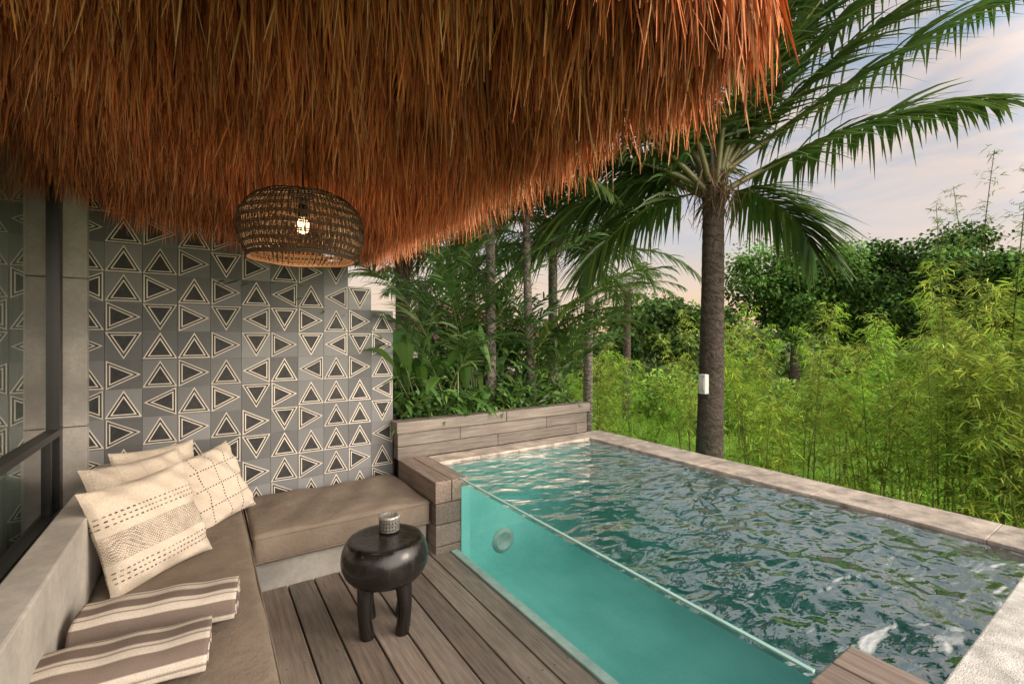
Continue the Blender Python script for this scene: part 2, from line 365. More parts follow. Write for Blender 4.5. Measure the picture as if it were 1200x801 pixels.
pillow((-.40,2.98,.40),(-.02,3.26,.39),.42,.50,.16,PM[2],3,math.radians(2))
pillow((-.40,3.3,.42),(.0,3.55,.41),.25,.46,.14,PM[2],5)
# ------------------------------------------------ towels
s=M('towel_mat');nz=s.noise(s.obj(),320,2);n2=s.noise(s.obj(),25,3);c=s.mix(s.ramp(nz,.35,.65,0,.35),s.col(),(.12,.1,.09));MAT['towel']=s.done(s.pbr(c,.97,s.bump(s.math('ADD',nz,n2),.7,.004),spec=.1))
def towel(cx,cy,z,az,Lx,seed,phase):
    n=300;t=np.linspace(.12,1,n);turns=3.4
    th=t*turns*2*np.pi+1.0
    ex=.118*t;ez=.062*t
    py=np.sign(np.cos(th))*np.abs(np.cos(th))**.75*ex;pz=np.sign(np.sin(th))*np.abs(np.sin(th))**.75*ez
    arc=np.concatenate([[0],np.cumsum(np.hypot(np.diff(py),np.diff(pz)))])
    m=40;xs=np.linspace(-Lx/2,Lx/2,m)
    G=np.zeros((n,m,3));G[...,0]=xs[None,:]+.005*np.sin(arc*14+seed)[:,None]*(np.abs(xs)/(Lx/2))[None,:]**3
    wob=1+.03*np.sin(xs*14+seed)
    G[...,1]=py[:,None]*wob+.006*np.sin(xs*8+seed);G[...,2]=pz[:,None]*(1+.06*np.sin(xs*9+seed*2))+.003*np.sin(xs*37)[None,:]*np.sin(th)[:,None]
    f=((arc+phase)/.105)%1
    cr_=np.array([.58,.52,.45]);br=np.array([.17,.13,.11])
    C=np.where((f<.5)[:,None],br,cr_);thin=((f>.70)&(f<.76));C=np.where(thin[:,None],br*1.2,C)
    C=np.repeat(C[:,None,:],m,1).reshape(-1,3)
    idx=np.arange(n*m).reshape(n,m);F=np.stack([idx[:-1,:-1],idx[1:,:-1],idx[1:,1:],idx[:-1,1:]],-1).reshape(-1,4)
    ac=Acc();ac.add(G,F,C);o=ac.build('rolled_towel',MAT['towel'],None,True)
    mo=o.modifiers.new('s','SOLIDIFY');mo.thickness=.0125;mo.offset=0
    o.location=(cx,cy,z);o.rotation_euler=(0,0,az)
towel(-.13,2.24,.444,math.radians(-10),.50,1,.0)
towel(-.23,1.95,.444,math.radians(-5),.50,2,.03)
# ------------------------------------------------ stool
st=empty('round_wooden_stool')
s=M('black_lacquer_wood_mat');nz=s.noise(s.obj((1,1,.3)),18,5);MAT['lac']=s.done(s.pbr(s.mix(s.ramp(nz,.3,.7),(.006,.005,.0045),(.018,.014,.012)),s.ramp(nz,.3,.7,.16,.34),s.bump(nz,.2,.01),spec=.45))
sx,sy=.79,2.37
lathe('seat',[(0.001,.455),(.08,.456),(.15,.460),(.178,.462),(.188,.458),(.196,.445),(.205,.432),(.216,.405),(.222,.37),(.219,.335),(.205,.30),(.18,.27),(.14,.25),(.07,.24),(.001,.238)],MAT['lac'],st,(sx,sy,0),64)
a=Acc()
for k in range(4):
    an=math.radians(25+90*k);ox,oy=math.cos(an),math.sin(an)
    zs=np.linspace(.30,0,9);rad=.118+.02*np.sin((.30-zs)/.30*np.pi)
    a.tube(np.stack([sx+ox*rad,sy+oy*rad,zs],-1),np.array([.05,.045,.040,.037,.035,.034,.034,.035,.034]),np.array([1,1,1.]),16)
a.build('legs',MAT['lac'],st,True)
ch=empty('metal_candle_holder')
s=M('hammered_metal_mat');vo=s.n('ShaderNodeTexVoronoi');s.l(s.obj(),vo.inputs[0]);vo.inputs['Scale'].default_value=120
MAT['metal']=s.done(s.pbr(s.mix(s.ramp(vo.outputs[0],.1,.5),(.75,.72,.66),(.35,.33,.3)),.32,s.bump(vo.outputs[0],.6,.004),metal=.6))
hx,hy=.835,2.44
lathe('cup',[(.001,.463),(.05,.463),(.054,.466),(.054,.53),(.057,.533),(.057,.541),(.053,.545),(.042,.545),(.040,.54),(.001,.54)],MAT['metal'],ch,(hx,hy,0),40)
a=Acc()
for rr,nn in((.012,5),(.025,9),(.036,14)):
    for k in range(nn):
        an=2*math.pi*k/nn;cx,cy=hx+rr*math.cos(an),hy+rr*math.sin(an);q=.0035
        a.add([[cx-q,cy,.5412],[cx,cy-q,.5412],[cx+q,cy,.5412],[cx,cy+q,.5412]],[[0,1,2,3]],np.array([0,0,0.]))
for k in range(20):
    an=2*math.pi*k/20
    for zz in(.478,.495,.512):
        c=np.array([hx+.0546*math.cos(an),hy+.0546*math.sin(an),zz]);t_=np.array([-math.sin(an),math.cos(an),0])*.004;u_=np.array([0,0,.006])
        a.add([c-t_,c-u_,c+t_,c+u_],[[0,1,2,3]],np.array([0,0,0.]))
a.build('perforations',MAT['black'],ch)
# ------------------------------------------------ end blocks
def block(name,x0,x1,y0,y1,ztop):
    e_=empty(name);n=4;h=(ztop+.1)/n
    for k in range(n-1):
        g=random.uniform(.8,1.15);box('course_%d'%k,x0+.006,x1-.006,y0+.006,y1,-.1+k*h,-.1+(k+1)*h-.006,MAT['sleepy'],e_,.005,2,(g,g,g))
    m_=2;w=(x1-x0)/m_
    for k in range(m_):
        g=random.uniform(.85,1.2);box('top_beam_%d'%k,x0+k*w,x0+(k+1)*w-.005,y0,y1,ztop-h,ztop,MAT['sleepy'],e_,.006,2,(g,g*.97,g*.94))
block('timber_end_block',1.33,1.585,2.935,3.67,.50)
block('timber_end_block',1.47,1.76,-.6,.635,.50)
# ------------------------------------------------ pool
pool=empty('swimming_pool')
PX0,PX1,PY0,PY1,PZ=1.53,3.27,.42,3.46,-.60
box('floor',PX0,PX1+.3,PY0-.3,PY1+.2,PZ-.15,PZ,MAT['plaster'],pool,0)
box('wall_far_side',PX1,PX1+.33,PY0-.3,PY1+.2,PZ+.001,.44,MAT['plaster'],pool,0)
box('wall_back',PX0+.06,PX1-.001,PY1,PY1+.2,PZ+.001,.44,MAT['plaster'],pool,0)
box('wall_front',PX0+.24,PX1-.001,PY0-.3,PY0,PZ+.001,.44,MAT['plaster'],pool,0)
box('wall_under_glass',PX0-.09,PX0-.0,.64,2.93,PZ+.001,-.11,MAT['plaster'],pool,0)
box('bench_lining_back',PX0+.058,PX0+.07,2.94,PY1-.001,PZ+.001,.44,MAT['plaster'],pool,0)
box('side_lining_front',1.762,1.775,PY0+.001,.63,PZ+.001,.44,MAT['plaster'],pool,0)
box('end_lining_back',PX0-.001,PX0+.057,2.932,2.945,PZ+.001,.44,MAT['plaster'],pool,0)
box('end_lining_front',PX0-.001,1.775,.632,.6395,PZ+.001,.44,MAT['plaster'],pool,0)
y=-.2;k=0
while y<PY1+.22:
    y1=min(y+.40,PY1+.22)
    box('coping_long_%d'%k,PX1-.004,PX1+.35,y,y1-.002,.441,.487+random.uniform(-.001,.001),MAT['coping'],pool,.003);y=y1;k+=1
x=PX0+.062;k=0
while x<PX1-.01:
    x1=min(x+.40,PX1-.005);box('coping_back_%d'%k,x,x1-.002,PY1-.003,PY1+.22,.441,.486,MAT['coping'],pool,.003);x=x1;k+=1
box('coping_front',1.78,PX1-.006,PY0-.60,PY0+.003,.441,.484,MAT['palecop'],pool,.006)
quad('water_surface',[(PX0+.0,PY0,.470),(PX1,PY0,.470),(PX1,PY1,.470),(PX0+.0,PY1,.470)],MAT['water'],pool)
quad('glass_panel',[(1.515,.642,-.02),(1.515,2.929,-.02),(1.515,2.929,.50),(1.515,.642,.50)],MAT['glass'],pool)
box('glass_top_edge',1.507,1.523,.642,2.929,.5003,.508,MAT['gedge'],pool,.001)
lt=lathe('pool_light',[(.001,.012),(.065,.014),(.07,.02),(.085,.02),(.088,.012),(.105,.012),(.11,.004),(.11,0)],MAT['channel'],pool,(0,0,0),40)
lt.location=(2.22,PY1-.001,-.30);lt.rotation_euler=(math.radians(90),0,0)
# ------------------------------------------------ planter
pl=empty('planter_box')
y0=3.672
for r_,(za,zb) in enumerate(((.487,.592),(.596,.702))):
    x=1.335-(.4 if r_ else 0);k=0
    while x<3.44:
        x1=min(x+.98,3.45);g=random.uniform(.5,.8);box('front_board_%d_%d'%(r_,k),max(x,1.335),x1-.003,y0+.02,y0+.12,za,zb,MAT['sleepx'],pl,.004,2,(g,g,g));x=x1;k+=1
x=1.32;k=0
while x<3.48:
    x1=min(x+1.08,3.49);g=random.uniform(.85,1.05);box('cap_front_%d'%k,x,x1-.004,y0,y0+.16,.706,.80,MAT['sleepx'],pl,.007,2,(g,g,g));x=x1;k+=1
box('side_right',3.36,3.45,y0+.125,4.75,-.7,.70,MAT['sleepy'],pl,.003);box('cap_right',3.34,3.485,y0+.165,4.75,.705,.80,MAT['sleepy'],pl,.007)
box('side_left',1.36,1.44,y0+.39,4.75,-.2,.70,MAT['sleepy'],pl,.003);box('cap_left',1.36,1.46,y0+.39,4.75,.705,.80,MAT['sleepy'],pl,.007)
box('side_back',1.345,3.445,4.75,4.85,-.7,.79,MAT['sleepx'],pl,.003)
s=M('soil_mat');MAT['soil']=s.done(s.pbr(s.mix(s.noise(s.obj(),30,6),(.015,.01,.006),(.06,.045,.03)),.95))
box('soil',1.445,3.355,y0+.165,4.745,.2,.74,MAT['soil'],pl,0)
# ------------------------------------------------ foliage tools
def leaves(acc,B,Dv,Ln,Wd,droop,C,k=4,prof=(.35,1,.75,.03),twist=.6):
    n=len(B);sj=np.linspace(0,1,k)
    Dv=nrm(Dv);P=B[:,None]+Dv[:,None]*(Ln[:,None]*sj)[...,None]
    P[...,2]-=(droop*Ln)[:,None]*sj[None]**2
    up=np.array([0,0,1.])+rng.normal(0,twist,(n,3));S=nrm(np.cross(Dv,up))
    Wv=S[:,None]*(Wd[:,None]*np.array(prof)[None])[...,None]
    acc.strips(P,Wv,C)
def cols(n,base,var=.25,yel=.2):
    b=np.array(base);g=rng.uniform(1-var,1+var,(n,1));y=rng.uniform(-yel,yel,(n,1))
    return np.clip(b*g*np.concatenate([1+y,np.ones((n,1)),1-y],1),.003,1)
def frond(al,as_,base,az,el0,Ln,droop,ll,n,w,col,lift=.15,ldroop=.5,stemr=.018,start=.14,stemcol=(.10,.11,.03)):
    k=18;s_=np.linspace(0,1,k);el=el0-droop*s_**1.25
    azs=az+rng.normal(0,.08)*s_
    T=np.stack([np.cos(el)*np.cos(azs),np.cos(el)*np.sin(azs),np.sin(el)],-1)
    P=np.concatenate([[base],base+np.cumsum(T[:-1]*Ln/(k-1),axis=0)])
    as_.tube(P,np.linspace(stemr,stemr*.15,k),np.array(stemcol),5)
    t=np.linspace(start,.995,n)
    for sg in(-1,1):
        tt=np.clip(t+rng.normal(0,.004,n),0,1);B=np.stack([np.interp(tt,s_,P[:,i]) for i in range(3)],-1)
        TT=nrm(np.stack([np.interp(tt,s_,T[:,i]) for i in range(3)],-1))
        S=nrm(np.cross(TT,np.array([0,0,1.])))*sg;Nn=np.cross(S,TT)*sg
        al_=np.radians(72-46*tt)+rng.normal(0,.07,n)
        Dv=TT*np.cos(al_)[:,None]+S*np.sin(al_)[:,None]+Nn*(lift+rng.normal(0,.12,n))[:,None]
        L_=ll*np.sin(np.pi*(tt*.80+.14))**.7*rng.uniform(.85,1.1,n)
        leaves(al,B,Dv,L_,np.full(n,w)*rng.uniform(.8,1.15,n),rng.uniform(.6,1.3,n)*ldroop,cols(n,np.array(col)*rng.uniform(.8,1.2),.3,.25),5,(.6,1,.9,.55,.05),.35)
    return P
# ------------------------------------------------ palm trees
def m_trunk(name,base):
    s=M(name);v=s.obj();w=s.n('ShaderNodeTexWave');s.l(v,w.inputs[0]);w.bands_direction='Z';w.inputs['Scale'].default_value=3.2;w.inputs['Distortion'].default_value=9;w.inputs['Detail'].default_value=5;w.inputs['Detail Scale'].default_value=3
    nz=s.noise(v,16,7,.75);c=s.mix(s.ramp(nz,.3,.7),tuple(x*.3 for x in base),tuple(x*1.5 for x in base));c=s.mix(s.ramp(w.outputs[1],.0,.4,.5,0),c,tuple(x*.2 for x in base))
    return s.done(s.pbr(c,.85,s.bump(s.math('ADD',w.outputs[1],s.math('MULTIPLY',nz,4)),.9,.02)))
MAT['trunk']=m_trunk('palm_trunk_mat',(.085,.06,.045));MAT['trunk2']=m_trunk('pale_trunk_mat',(.22,.19,.16))
def palm(x,y,z0,zt,r0,r1,fr,leancoef=(0,0),mat='trunk',leafcol=(.085,.14,.033)):
    e_=empty('palm_tree');a=Acc();n=110;s_=np.linspace(0,1,n);z=z0+(zt-z0)*s_
    P=np.stack([x+leancoef[0]*(s_-1)**2,y+leancoef[1]*(s_-1)**2,z],-1)
    R=r1+(r0-r1)*(1-s_)**1.6;R=R*(1+.012*np.sin(z*2*np.pi/.13+3*np.sin(z*3))+rng.normal(0,.008,n))
    a.tube(P,R,np.array([1,1,1.]),20);a.build('trunk',MAT[mat],e_,True)
    al=Acc();as_=Acc();top=np.array([x,y,zt])
    for (az,el,Ln,dr,ll,n_,w) in fr:
        b=top+np.array([math.cos(az)*r1*.7,math.sin(az)*r1*.7,rng.uniform(-.1,.15)])
        frond(al,as_,b,az,el,Ln,dr,ll,n_,w,leafcol,stemr=.035 if Ln>2.3 else .014,stemcol=(.18,.17,.06))
    nf=260;B=top+rng.normal(0,1,(nf,3))*np.array([r1,r1,.12]);d=rng.normal(0,.5,(nf,3));d[:,2]-=.5
    leaves(al,B,d,rng.uniform(.15,.4,nf)*r1/.12,np.full(nf,.008)*min(1,r1/.08),np.full(nf,.3),cols(nf,(.16,.10,.05),.4),3,(1,.8,.1))
    al.build('fronds',MAT['palm'],e_);as_.build('frond_stems',MAT['palm'],e_,True)
    return e_
rd=math.radians
main=[]
for az,el,Ln,dr in((-32,37,4.3,.24),(-36,58,4.0,.60),(-48,68,3.8,.8),(-20,70,3.4,.7),(-27,47,4.2,.34),(-33,30,3.2,.5),(-70,76,2.8,.8),(-42,78,3.4,.8),(50,50,2.8,1.2),(35,62,3.0,1.3),(65,40,3.0,1.4),(90,58,3.0,1.3),(115,35,2.9,1.3),(140,60,3.2,1.1),(150,25,2.8,1.3),(160,42,2.8,1.0),(180,65,2.7,1.1),(130,5,2.2,1.1),(-30,0,1.2,1.2),(-120,80,2.4,.9),(140,78,3.0,.8),(105,0,1.8,1.1)):
    main.append((rd(az),rd(el),Ln,dr,.82,115,.018))
palm(4.44,2.84,-1.6,3.08,.175,.105,main,(-.12,.05),leafcol=(.075,.13,.032))
pc=pos(825,0,4.70);pb=empty('outdoor_power_box');box('housing',pc[0]-.04,pc[0]+.03,pc[1]-.04,pc[1]+.04,.93,1.13,MAT['white'],pb,.01);box('cover',pc[0]-.046,pc[0]-.0405,pc[1]-.03,pc[1]+.03,.96,1.10,MAT['palecop'],pb,.003)
def ring(n,L0,el=(5,75),ll=.5,nl=46,w=.016):
    return [(2*math.pi*k/n+rng.uniform(-.2,.2),rd(rng.uniform(*el)),L0*rng.uniform(.8,1.1),rng.uniform(.9,1.5),ll,nl,w) for k in range(n)]
for px,D,z0_,zt,r,mat,L0,nf in((472,8.5,-1.6,3.0,.13,'trunk',2.0,15),(575,4.75,.7,2.75,.048,'trunk2',1.2,9),(617,4.95,.7,2.95,.040,'trunk2',1.3,9),(497,10.5,-1.6,2.5,.13,'trunk2',2.0,14),(552,7.5,-1.6,3.2,.075,'trunk',2.0,13),(690,10,-1.6,3.3,.09,'trunk2',2.3,14),(648,7.2,-1.6,3.0,.07,'trunk2',2.0,12),(735,17,-1.6,3.2,.13,'trunk',2.2,14)):
    p=pos(px,0,D);palm(p[0],p[1],z0_,zt,r*1.3,r,ring(nf,L0,el=(15,75) if D<5 else (5,75),ll=.36 if D<5 else .5),(rng.uniform(-.08,.1),0),mat,(.08,.14,.033))
# ------------------------------------------------ planter plants
al=Acc();as_=Acc()
for k in range(10):
    bx=1.66+1.6*(k+.5)/10+rng.normal(0,.06);by=rng.uniform(3.92,4.6);nf=rng.integers(5,8);big=rng.uniform(.75,1.3)
    for j in range(nf):
        frond(al,as_,np.array([bx+rng.normal(0,.05),by+rng.normal(0,.05),.74]),rng.uniform(0,2*np.pi),rd(rng.uniform(66,89)),rng.uniform(1.3,2.3)*big,rng.uniform(.7,1.5),.36,28,.013,(.075,.15,.033),.2,.4,.009,.3,(.15,.19,.05))
for k in range(7):
    frond(al,as_,np.array([rng.uniform(2.8,3.2),rng.uniform(4.1,4.5),.74]),rd(rng.uniform(-50,20)),rd(rng.uniform(60,78)),rng.uniform(1.9,2.5),rng.uniform(1.1,1.5),.42,46,.013,(.13,.22,.045),.2,.4,.01,.3,(.2,.22,.06))
n=420;B=np.stack([rng.uniform(1.5,3.3,n),rng.uniform(3.86,4.65,n),rng.uniform(.74,1.35,n)],-1);az=rng.uniform(0,2*np.pi,n);el=rng.uniform(.2,1.3,n)
leaves(al,B,np.stack([np.cos(az)*np.cos(el),np.sin(az)*np.cos(el),np.sin(el)],-1),rng.uniform(.25,.55,n),rng.uniform(.018,.035,n),rng.uniform(.2,.8,n),cols(n,(.085,.18,.035),.5),6,(.15,.6,1,.95,.6,.04),.3)
for cx_,cy_ in((1.62,3.98),(1.85,4.2),(2.15,4.0),(1.6,4.4)):
    for j in range(11):
        az_=rng.uniform(0,6.28);e0=rd(rng.uniform(55,88));hl=rng.uniform(.25,.6)
        b=np.array([cx_+rng.normal(0,.04),cy_+rng.normal(0,.04),.74]);d=np.array([math.cos(az_)*math.cos(e0),math.sin(az_)*math.cos(e0),math.sin(e0)]);tip=b+d*hl
        as_.tube(np.stack([b,(b+tip)/2,tip]),np.array([.008,.006,.004]),np.array([.14,.2,.05]),5)
        L0=rng.uniform(.38,.62);cc_=cols(1,(.09,.21,.035),.4)
        for sg in(-1,1):
            kk_=9;sj=np.linspace(0,1,kk_);P=tip+d*(L0*sj)[:,None];P[:,2]-=.45*L0*sj**2;S=nrm(np.cross(d,[0,0,1.]));w_=.062*np.sin(np.pi*np.clip(sj*.93+.05,0,1))**.7
            off=S*sg;Pm=P+off*(w_/2)[:,None];Pm[:,2]+=w_*.25;Wm=off*(w_/2)[:,None]+np.array([0,0,.25])*w_[:,None]
            al.strips(Pm[None],Wm[None],cc_*rng.uniform(.85,1.1))
n=3000;B=np.stack([rng.uniform(1.42,3.36,n),rng.uniform(3.74,4.6,n),rng.uniform(.76,1.02,n)],-1);az=rng.uniform(0,2*np.pi,n);el=rng.uniform(-.3,1.2,n)
leaves(al,B,np.stack([np.cos(az)*np.cos(el),np.sin(az)*np.cos(el),np.sin(el)],-1),rng.uniform(.06,.16,n),rng.uniform(.010,.026,n),rng.uniform(.2,.9,n),cols(n,(.09,.19,.035),.5),4)
ps=empty('planter_shrubs');al.build('leaves',MAT['leaf'],ps);as_.build('stems',MAT['leaf'],ps,True)
# ------------------------------------------------ ground
s=M('grass_ground_mat');v=s.obj();c=s.mix(s.ramp(s.noise(v,.25,5),.35,.65),(.14,.28,.035),(.22,.38,.05));c=s.mix(s.ramp(s.noise(v,7,5),.4,.7,0,.5),c,(.06,.13,.025))
MAT['ground']=s.done(s.pbr(c,.9,s.bump(s.noise(v,20,4),.6,.08)))
quad('ground',[(-400,-400,-1.6),(400,-400,-1.6),(400,400,-1.6),(-400,400,-1.6)],MAT['ground'],None)
a=Acc();n=30000;D=4.2+26*rng.random(n)**1.6;px=rng.uniform(640,1330,n);P_=np.array(pos(px,0,D)).T
B=np.concatenate([P_,np.full((n,1),-1.6)],1);az=rng.uniform(0,6.28,n);el=rng.uniform(.9,1.5,n);sz=(.7+D*.05)
mk=(B[:,0]>3.75);B=B[mk];n=len(B);az=az[mk];el=el[mk];sz=sz[mk]
leaves(a,B,np.stack([np.cos(az)*np.cos(el),np.sin(az)*np.cos(el),np.sin(el)],-1),rng.uniform(.2,.4,n)*sz,rng.uniform(.008,.014,n)*sz,rng.uniform(.1,.6,n),cols(n,(.25,.44,.06),.4),3,(1,.8,.05))
a.build('grass',MAT['bamboo'])
# ------------------------------------------------ bamboo
def bamboo_mesh(name,H,nc,nl,spread):
    al=Acc();tint=np.array([rng.uniform(.75,1.2),1,rng.uniform(.7,1.4)])*rng.uniform(.8,1.12)
    for c in range(nc):
        az=rng.uniform(0,6.28);r0=rng.uniform(0,.35);h=H*rng.uniform(.6,1.1);b=rng.uniform(.2,.9)*spread
        t=np.linspace(0,1,14);P=np.stack([r0*np.cos(az)+b*np.cos(az)*t**2.2,r0*np.sin(az)+b*np.sin(az)*t**2.2,h*t-.12*h*t**4*b],-1)
        al.tube(P,np.linspace(.014,.003,14),np.array([.26,.26,.09]),5)
        nn=int(nl/nc/6);tt=1-rng.random(nn)**1.1*.70
        C=np.stack([np.interp(tt,t,P[:,i]) for i in range(3)],-1)
        aa=rng.uniform(0,6.28,nn);rr=rng.uniform(.08,.42,nn)*(1.15-tt*.75)*1.3
        Tw=C+np.stack([np.cos(aa)*rr,np.sin(aa)*rr,rr*rng.uniform(-.3,.7,nn)],-1)
        mid=(C+Tw)/2;mid[:,2]+=.04
        Pt=np.stack([C,mid,Tw],1);Wt=np.zeros_like(Pt);Wt[...,0]=.0016;Wt[...,1]=.0012
        al.strips(Pt,Wt,np.tile([.22,.23,.08],(nn,1)))
        f=rng.random((nn,6,1));Bl=(mid[:,None]*(1-f)+Tw[:,None]*f).reshape(-1,3)+rng.normal(0,.02,(nn*6,3))
        m=len(Bl);a2=np.repeat(aa,6)+rng.normal(0,.9,m);e2=rng.uniform(-.7,.5,m)
        base=cols(m,(.38,.50,.075),.35,.22)*tint;base*=np.repeat(rng.uniform(.35,1.3,(nn,1)),6,0)
        leaves(al,Bl,np.stack([np.cos(a2)*np.cos(e2),np.sin(a2)*np.cos(e2),np.sin(e2)],-1),rng.uniform(.08,.15,m),rng.uniform(.005,.009,m),rng.uniform(.1,.5,m),base,3,(.7,1,.03))
    return al.build(name,MAT['bamboo'],mesh_only=True)
bms=[bamboo_mesh('bamboo_clump_%d'%k,3.6,7,4200,1.0) for k in range(6)]
bh=empty('bamboo_hedge');k=0
def putb(px,D,sc_,parent,zs=1.,i=None):
    global k
    p=pos(px,0,D);o=bpy.data.objects.new('clump_%d'%k,bms[k%6 if i is None else i]);link(o,parent);k+=1
    o.location=(p[0],p[1],-1.6);o.scale=(sc_,sc_,sc_*zs);o.rotation_euler=(0,0,rng.uniform(0,6.28))
for px,D,s_ in((750,9.0,.88),(810,11,1.0),(895,6.8,.86),(940,7.8,1.0),(985,9.6,1.1),(1020,6.4,.84),(1060,8.0,1.02),(1100,5.8,.9),(1130,7.0,1.12),(1170,5.5,1.0),(1205,6.4,1.22),(1235,5.0,1.05),(1260,5.8,1.22),(1300,5.2,1.2),(1340,5.8,1.2),(700,11,.9),(870,12.5,1.15),(1375,5.2,1.2),(645,11,.9),(1090,9.8,1.15)):
    putb(px,D,s_,bh)
al=Acc()
for px,D,H in((1130,5.8,5.3),(1112,6.0,4.9),(1175,5.4,5.0),(1200,5.6,4.7),(1150,6.4,5.2),(1225,5,5.1)):
    p=pos(px,0,D);t=np.linspace(0,1,16);az=rng.uniform(0,6.28);P=np.stack([p[0]+.35*np.cos(az)*t**2,p[1]+.35*np.sin(az)*t**2,-1.6+H*t],-1)
    al.tube(P,np.linspace(.016,.003,16),np.array([.12,.14,.05]),5);nn=110;tt=rng.uniform(.3,1,nn);C=np.stack([np.interp(tt,t,P[:,i]) for i in range(3)],-1);aa=rng.uniform(0,6.28,nn);rr=rng.uniform(.1,.5,nn)*(1.2-tt*.8)
    Tw=C+np.stack([np.cos(aa)*rr,np.sin(aa)*rr,rr*rng.uniform(.2,.9,nn)],-1);Pt=np.stack([C,(C+Tw)/2,Tw],1);Wt=np.zeros_like(Pt);Wt[...,0]=.002;al.strips(Pt,Wt,np.tile([.12,.13,.05],(nn,1)))
    f=rng.random((nn,7,1));Bl=(C[:,None]*(1-f)+Tw[:,None]*f).reshape(-1,3);m=len(Bl);a2=rng.uniform(0,6.28,m);e2=rng.uniform(-.5,.8,m)
    leaves(al,Bl,np.stack([np.cos(a2)*np.cos(e2),np.sin(a2)*np.cos(e2),np.sin(e2)],-1),rng.uniform(.05,.10,m),rng.uniform(.004,.006,m),rng.uniform(.1,.4,m),cols(m,(.16,.23,.06),.3),3,(.7,1,.03))
al.build('shoots',MAT['bamboo'],bh)
# ------------------------------------------------ broadleaf trees
def tree(name,px,D,z0,zc,rx,rz,nl,lob,leaf=.26,col=(.085,.16,.035),rootz=-1.6):
    e_=empty(name);p=pos(px,0,D);ba=Acc();al=Acc();c=np.array([p[0],p[1],zc])
    tr=np.stack([p[0]+.2*np.sin(np.linspace(0,2,8)),np.full(8,p[1]),np.linspace(rootz,zc-rz*.3,8)],-1);ba.tube(tr,np.linspace(.28,.14,8),np.array([.08,.06,.045]),8)
    per=nl//lob
    for q in range(lob):
        d=nrm(rng.normal(0,1,3));d[2]=d[2]*.9+.05;lc=c+d*np.array([rx,rx,rz])*rng.uniform(.35,.98);lr=rng.uniform(.13,.30)*rx
        ba.tube(np.stack([tr[-2],(tr[-1]+lc)/2+rng.normal(0,.15,3),lc]),np.array([.1,.06,.02]),np.array([.07,.055,.04]),5)
        dd=nrm(rng.normal(0,1,(per,3)));rad=lr*rng.uniform(.35,1.35,(per,1));B=lc+dd*rad*np.array([1.2,1.2,.7])
        dirv=dd+rng.normal(0,.7,(per,3))
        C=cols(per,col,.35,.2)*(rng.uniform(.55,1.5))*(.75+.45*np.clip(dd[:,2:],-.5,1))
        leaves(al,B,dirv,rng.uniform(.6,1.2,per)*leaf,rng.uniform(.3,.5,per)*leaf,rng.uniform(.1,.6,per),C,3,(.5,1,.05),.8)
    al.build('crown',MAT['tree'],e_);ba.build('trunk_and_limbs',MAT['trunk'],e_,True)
tree('broadleaf_tree',930,22,0,3.9,2.8,2.9,19000,62,leaf=.16,col=(.12,.23,.055))
tree('broadleaf_tree',1085,20,0,3.9,3.2,2.7,21000,66,leaf=.16,col=(.10,.19,.05))
tree('broadleaf_tree',1215,19,0,2.6,2.8,2.6,12000,40,leaf=.17,col=(.12,.21,.05))
tree('broadleaf_tree',1330,16,0,3.0,3.2,2.6,9000,28)
tree('broadleaf_tree',785,28,0,2.0,3.6,2.6,9000,34,col=(.12,.20,.06))
tree('broadleaf_tree',1010,27,0,3.0,3.6,3.0,9000,34,col=(.15,.24,.065))
al=Acc()
for q in range(110):
    px=rng.uniform(380,1500);D=rng.uniform(30,55);p=pos(px,0,D);r=rng.uniform(1.2,2.8);per=380
    lc=np.array([p[0],p[1],-1.0+rng.uniform(.2,1)*r*1.2]);dd=nrm(rng.normal(0,1,(per,3)));B=lc+dd*r*rng.uniform(.5,1.1,(per,1))
    leaves(al,B,dd+rng.normal(0,.6,(per,3)),rng.uniform(.3,.6,per),rng.uniform(.12,.22,per),rng.uniform(0,.5,per),cols(per,(.15,.21,.08),.4)*rng.uniform(.7,1.3),3,(.5,1,.05),.8)
al.build('distant_treeline',MAT['tree'])
al=Acc()
for q in range(44):
    px=rng.uniform(560,1400);D=rng.uniform(14,20);p=pos(px,0,D);r=rng.uniform(.6,1.1);per=380
    lc=np.array([p[0],p[1],-1.4+rng.uniform(0,1.2)]);dd=nrm(rng.normal(0,1,(per,3)));B=lc+dd*r*rng.uniform(.4,1.1,(per,1))
    leaves(al,B,dd+rng.normal(0,.6,(per,3)),rng.uniform(.12,.25,per),rng.uniform(.04,.08,per),rng.uniform(0,.5,per),cols(per,(.20,.34,.06),.4)*rng.uniform(.6,1.3),3,(.5,1,.05),.8)
al.build('shrub_mass',MAT['tree'])
# ------------------------------------------------ neighbour villa
nv=empty('neighbour_villa');p=pos(535,0,13)
s=M('clay_roof_mat');w=s.n('ShaderNodeTexWave');s.l(s.obj(),w.inputs[0]);w.inputs['Scale'].default_value=4;MAT['roof']=s.done(s.pbr(s.mix(s.ramp(w.outputs[1],0,1),(.12,.05,.042),(.25,.11,.09)),.8))
box('walls',p[0]-1.8,p[0]+1.8,p[1]-1.2,p[1]+1.2,-1.6,1.45,MAT['cream'],nv,0)
me=bpy.data.meshes.new('hip_roof');x_,y_=p;me.from_pydata([(x_-2.2,y_-1.6,1.45),(x_+2.2,y_-1.6,1.45),(x_+2.2,y_+1.6,1.45),(x_-2.2,y_+1.6,1.45),(x_-.9,y_,2.45),(x_+.9,y_,2.45)],[],[(0,1,5,4),(1,2,5),(2,3,4,5),(3,0,4),(3,2,1,0)]);me.materials.append(MAT['roof']);link(bpy.data.objects.new('hip_roof',me),nv)
box('door',x_-.4,x_+.4,y_-1.23,y_-1.201,-1.5,.7,MAT['black'],nv,0);box('window',x_+.7,x_+1.3,y_-1.23,y_-1.201,-.4,.6,MAT['black'],nv,0)
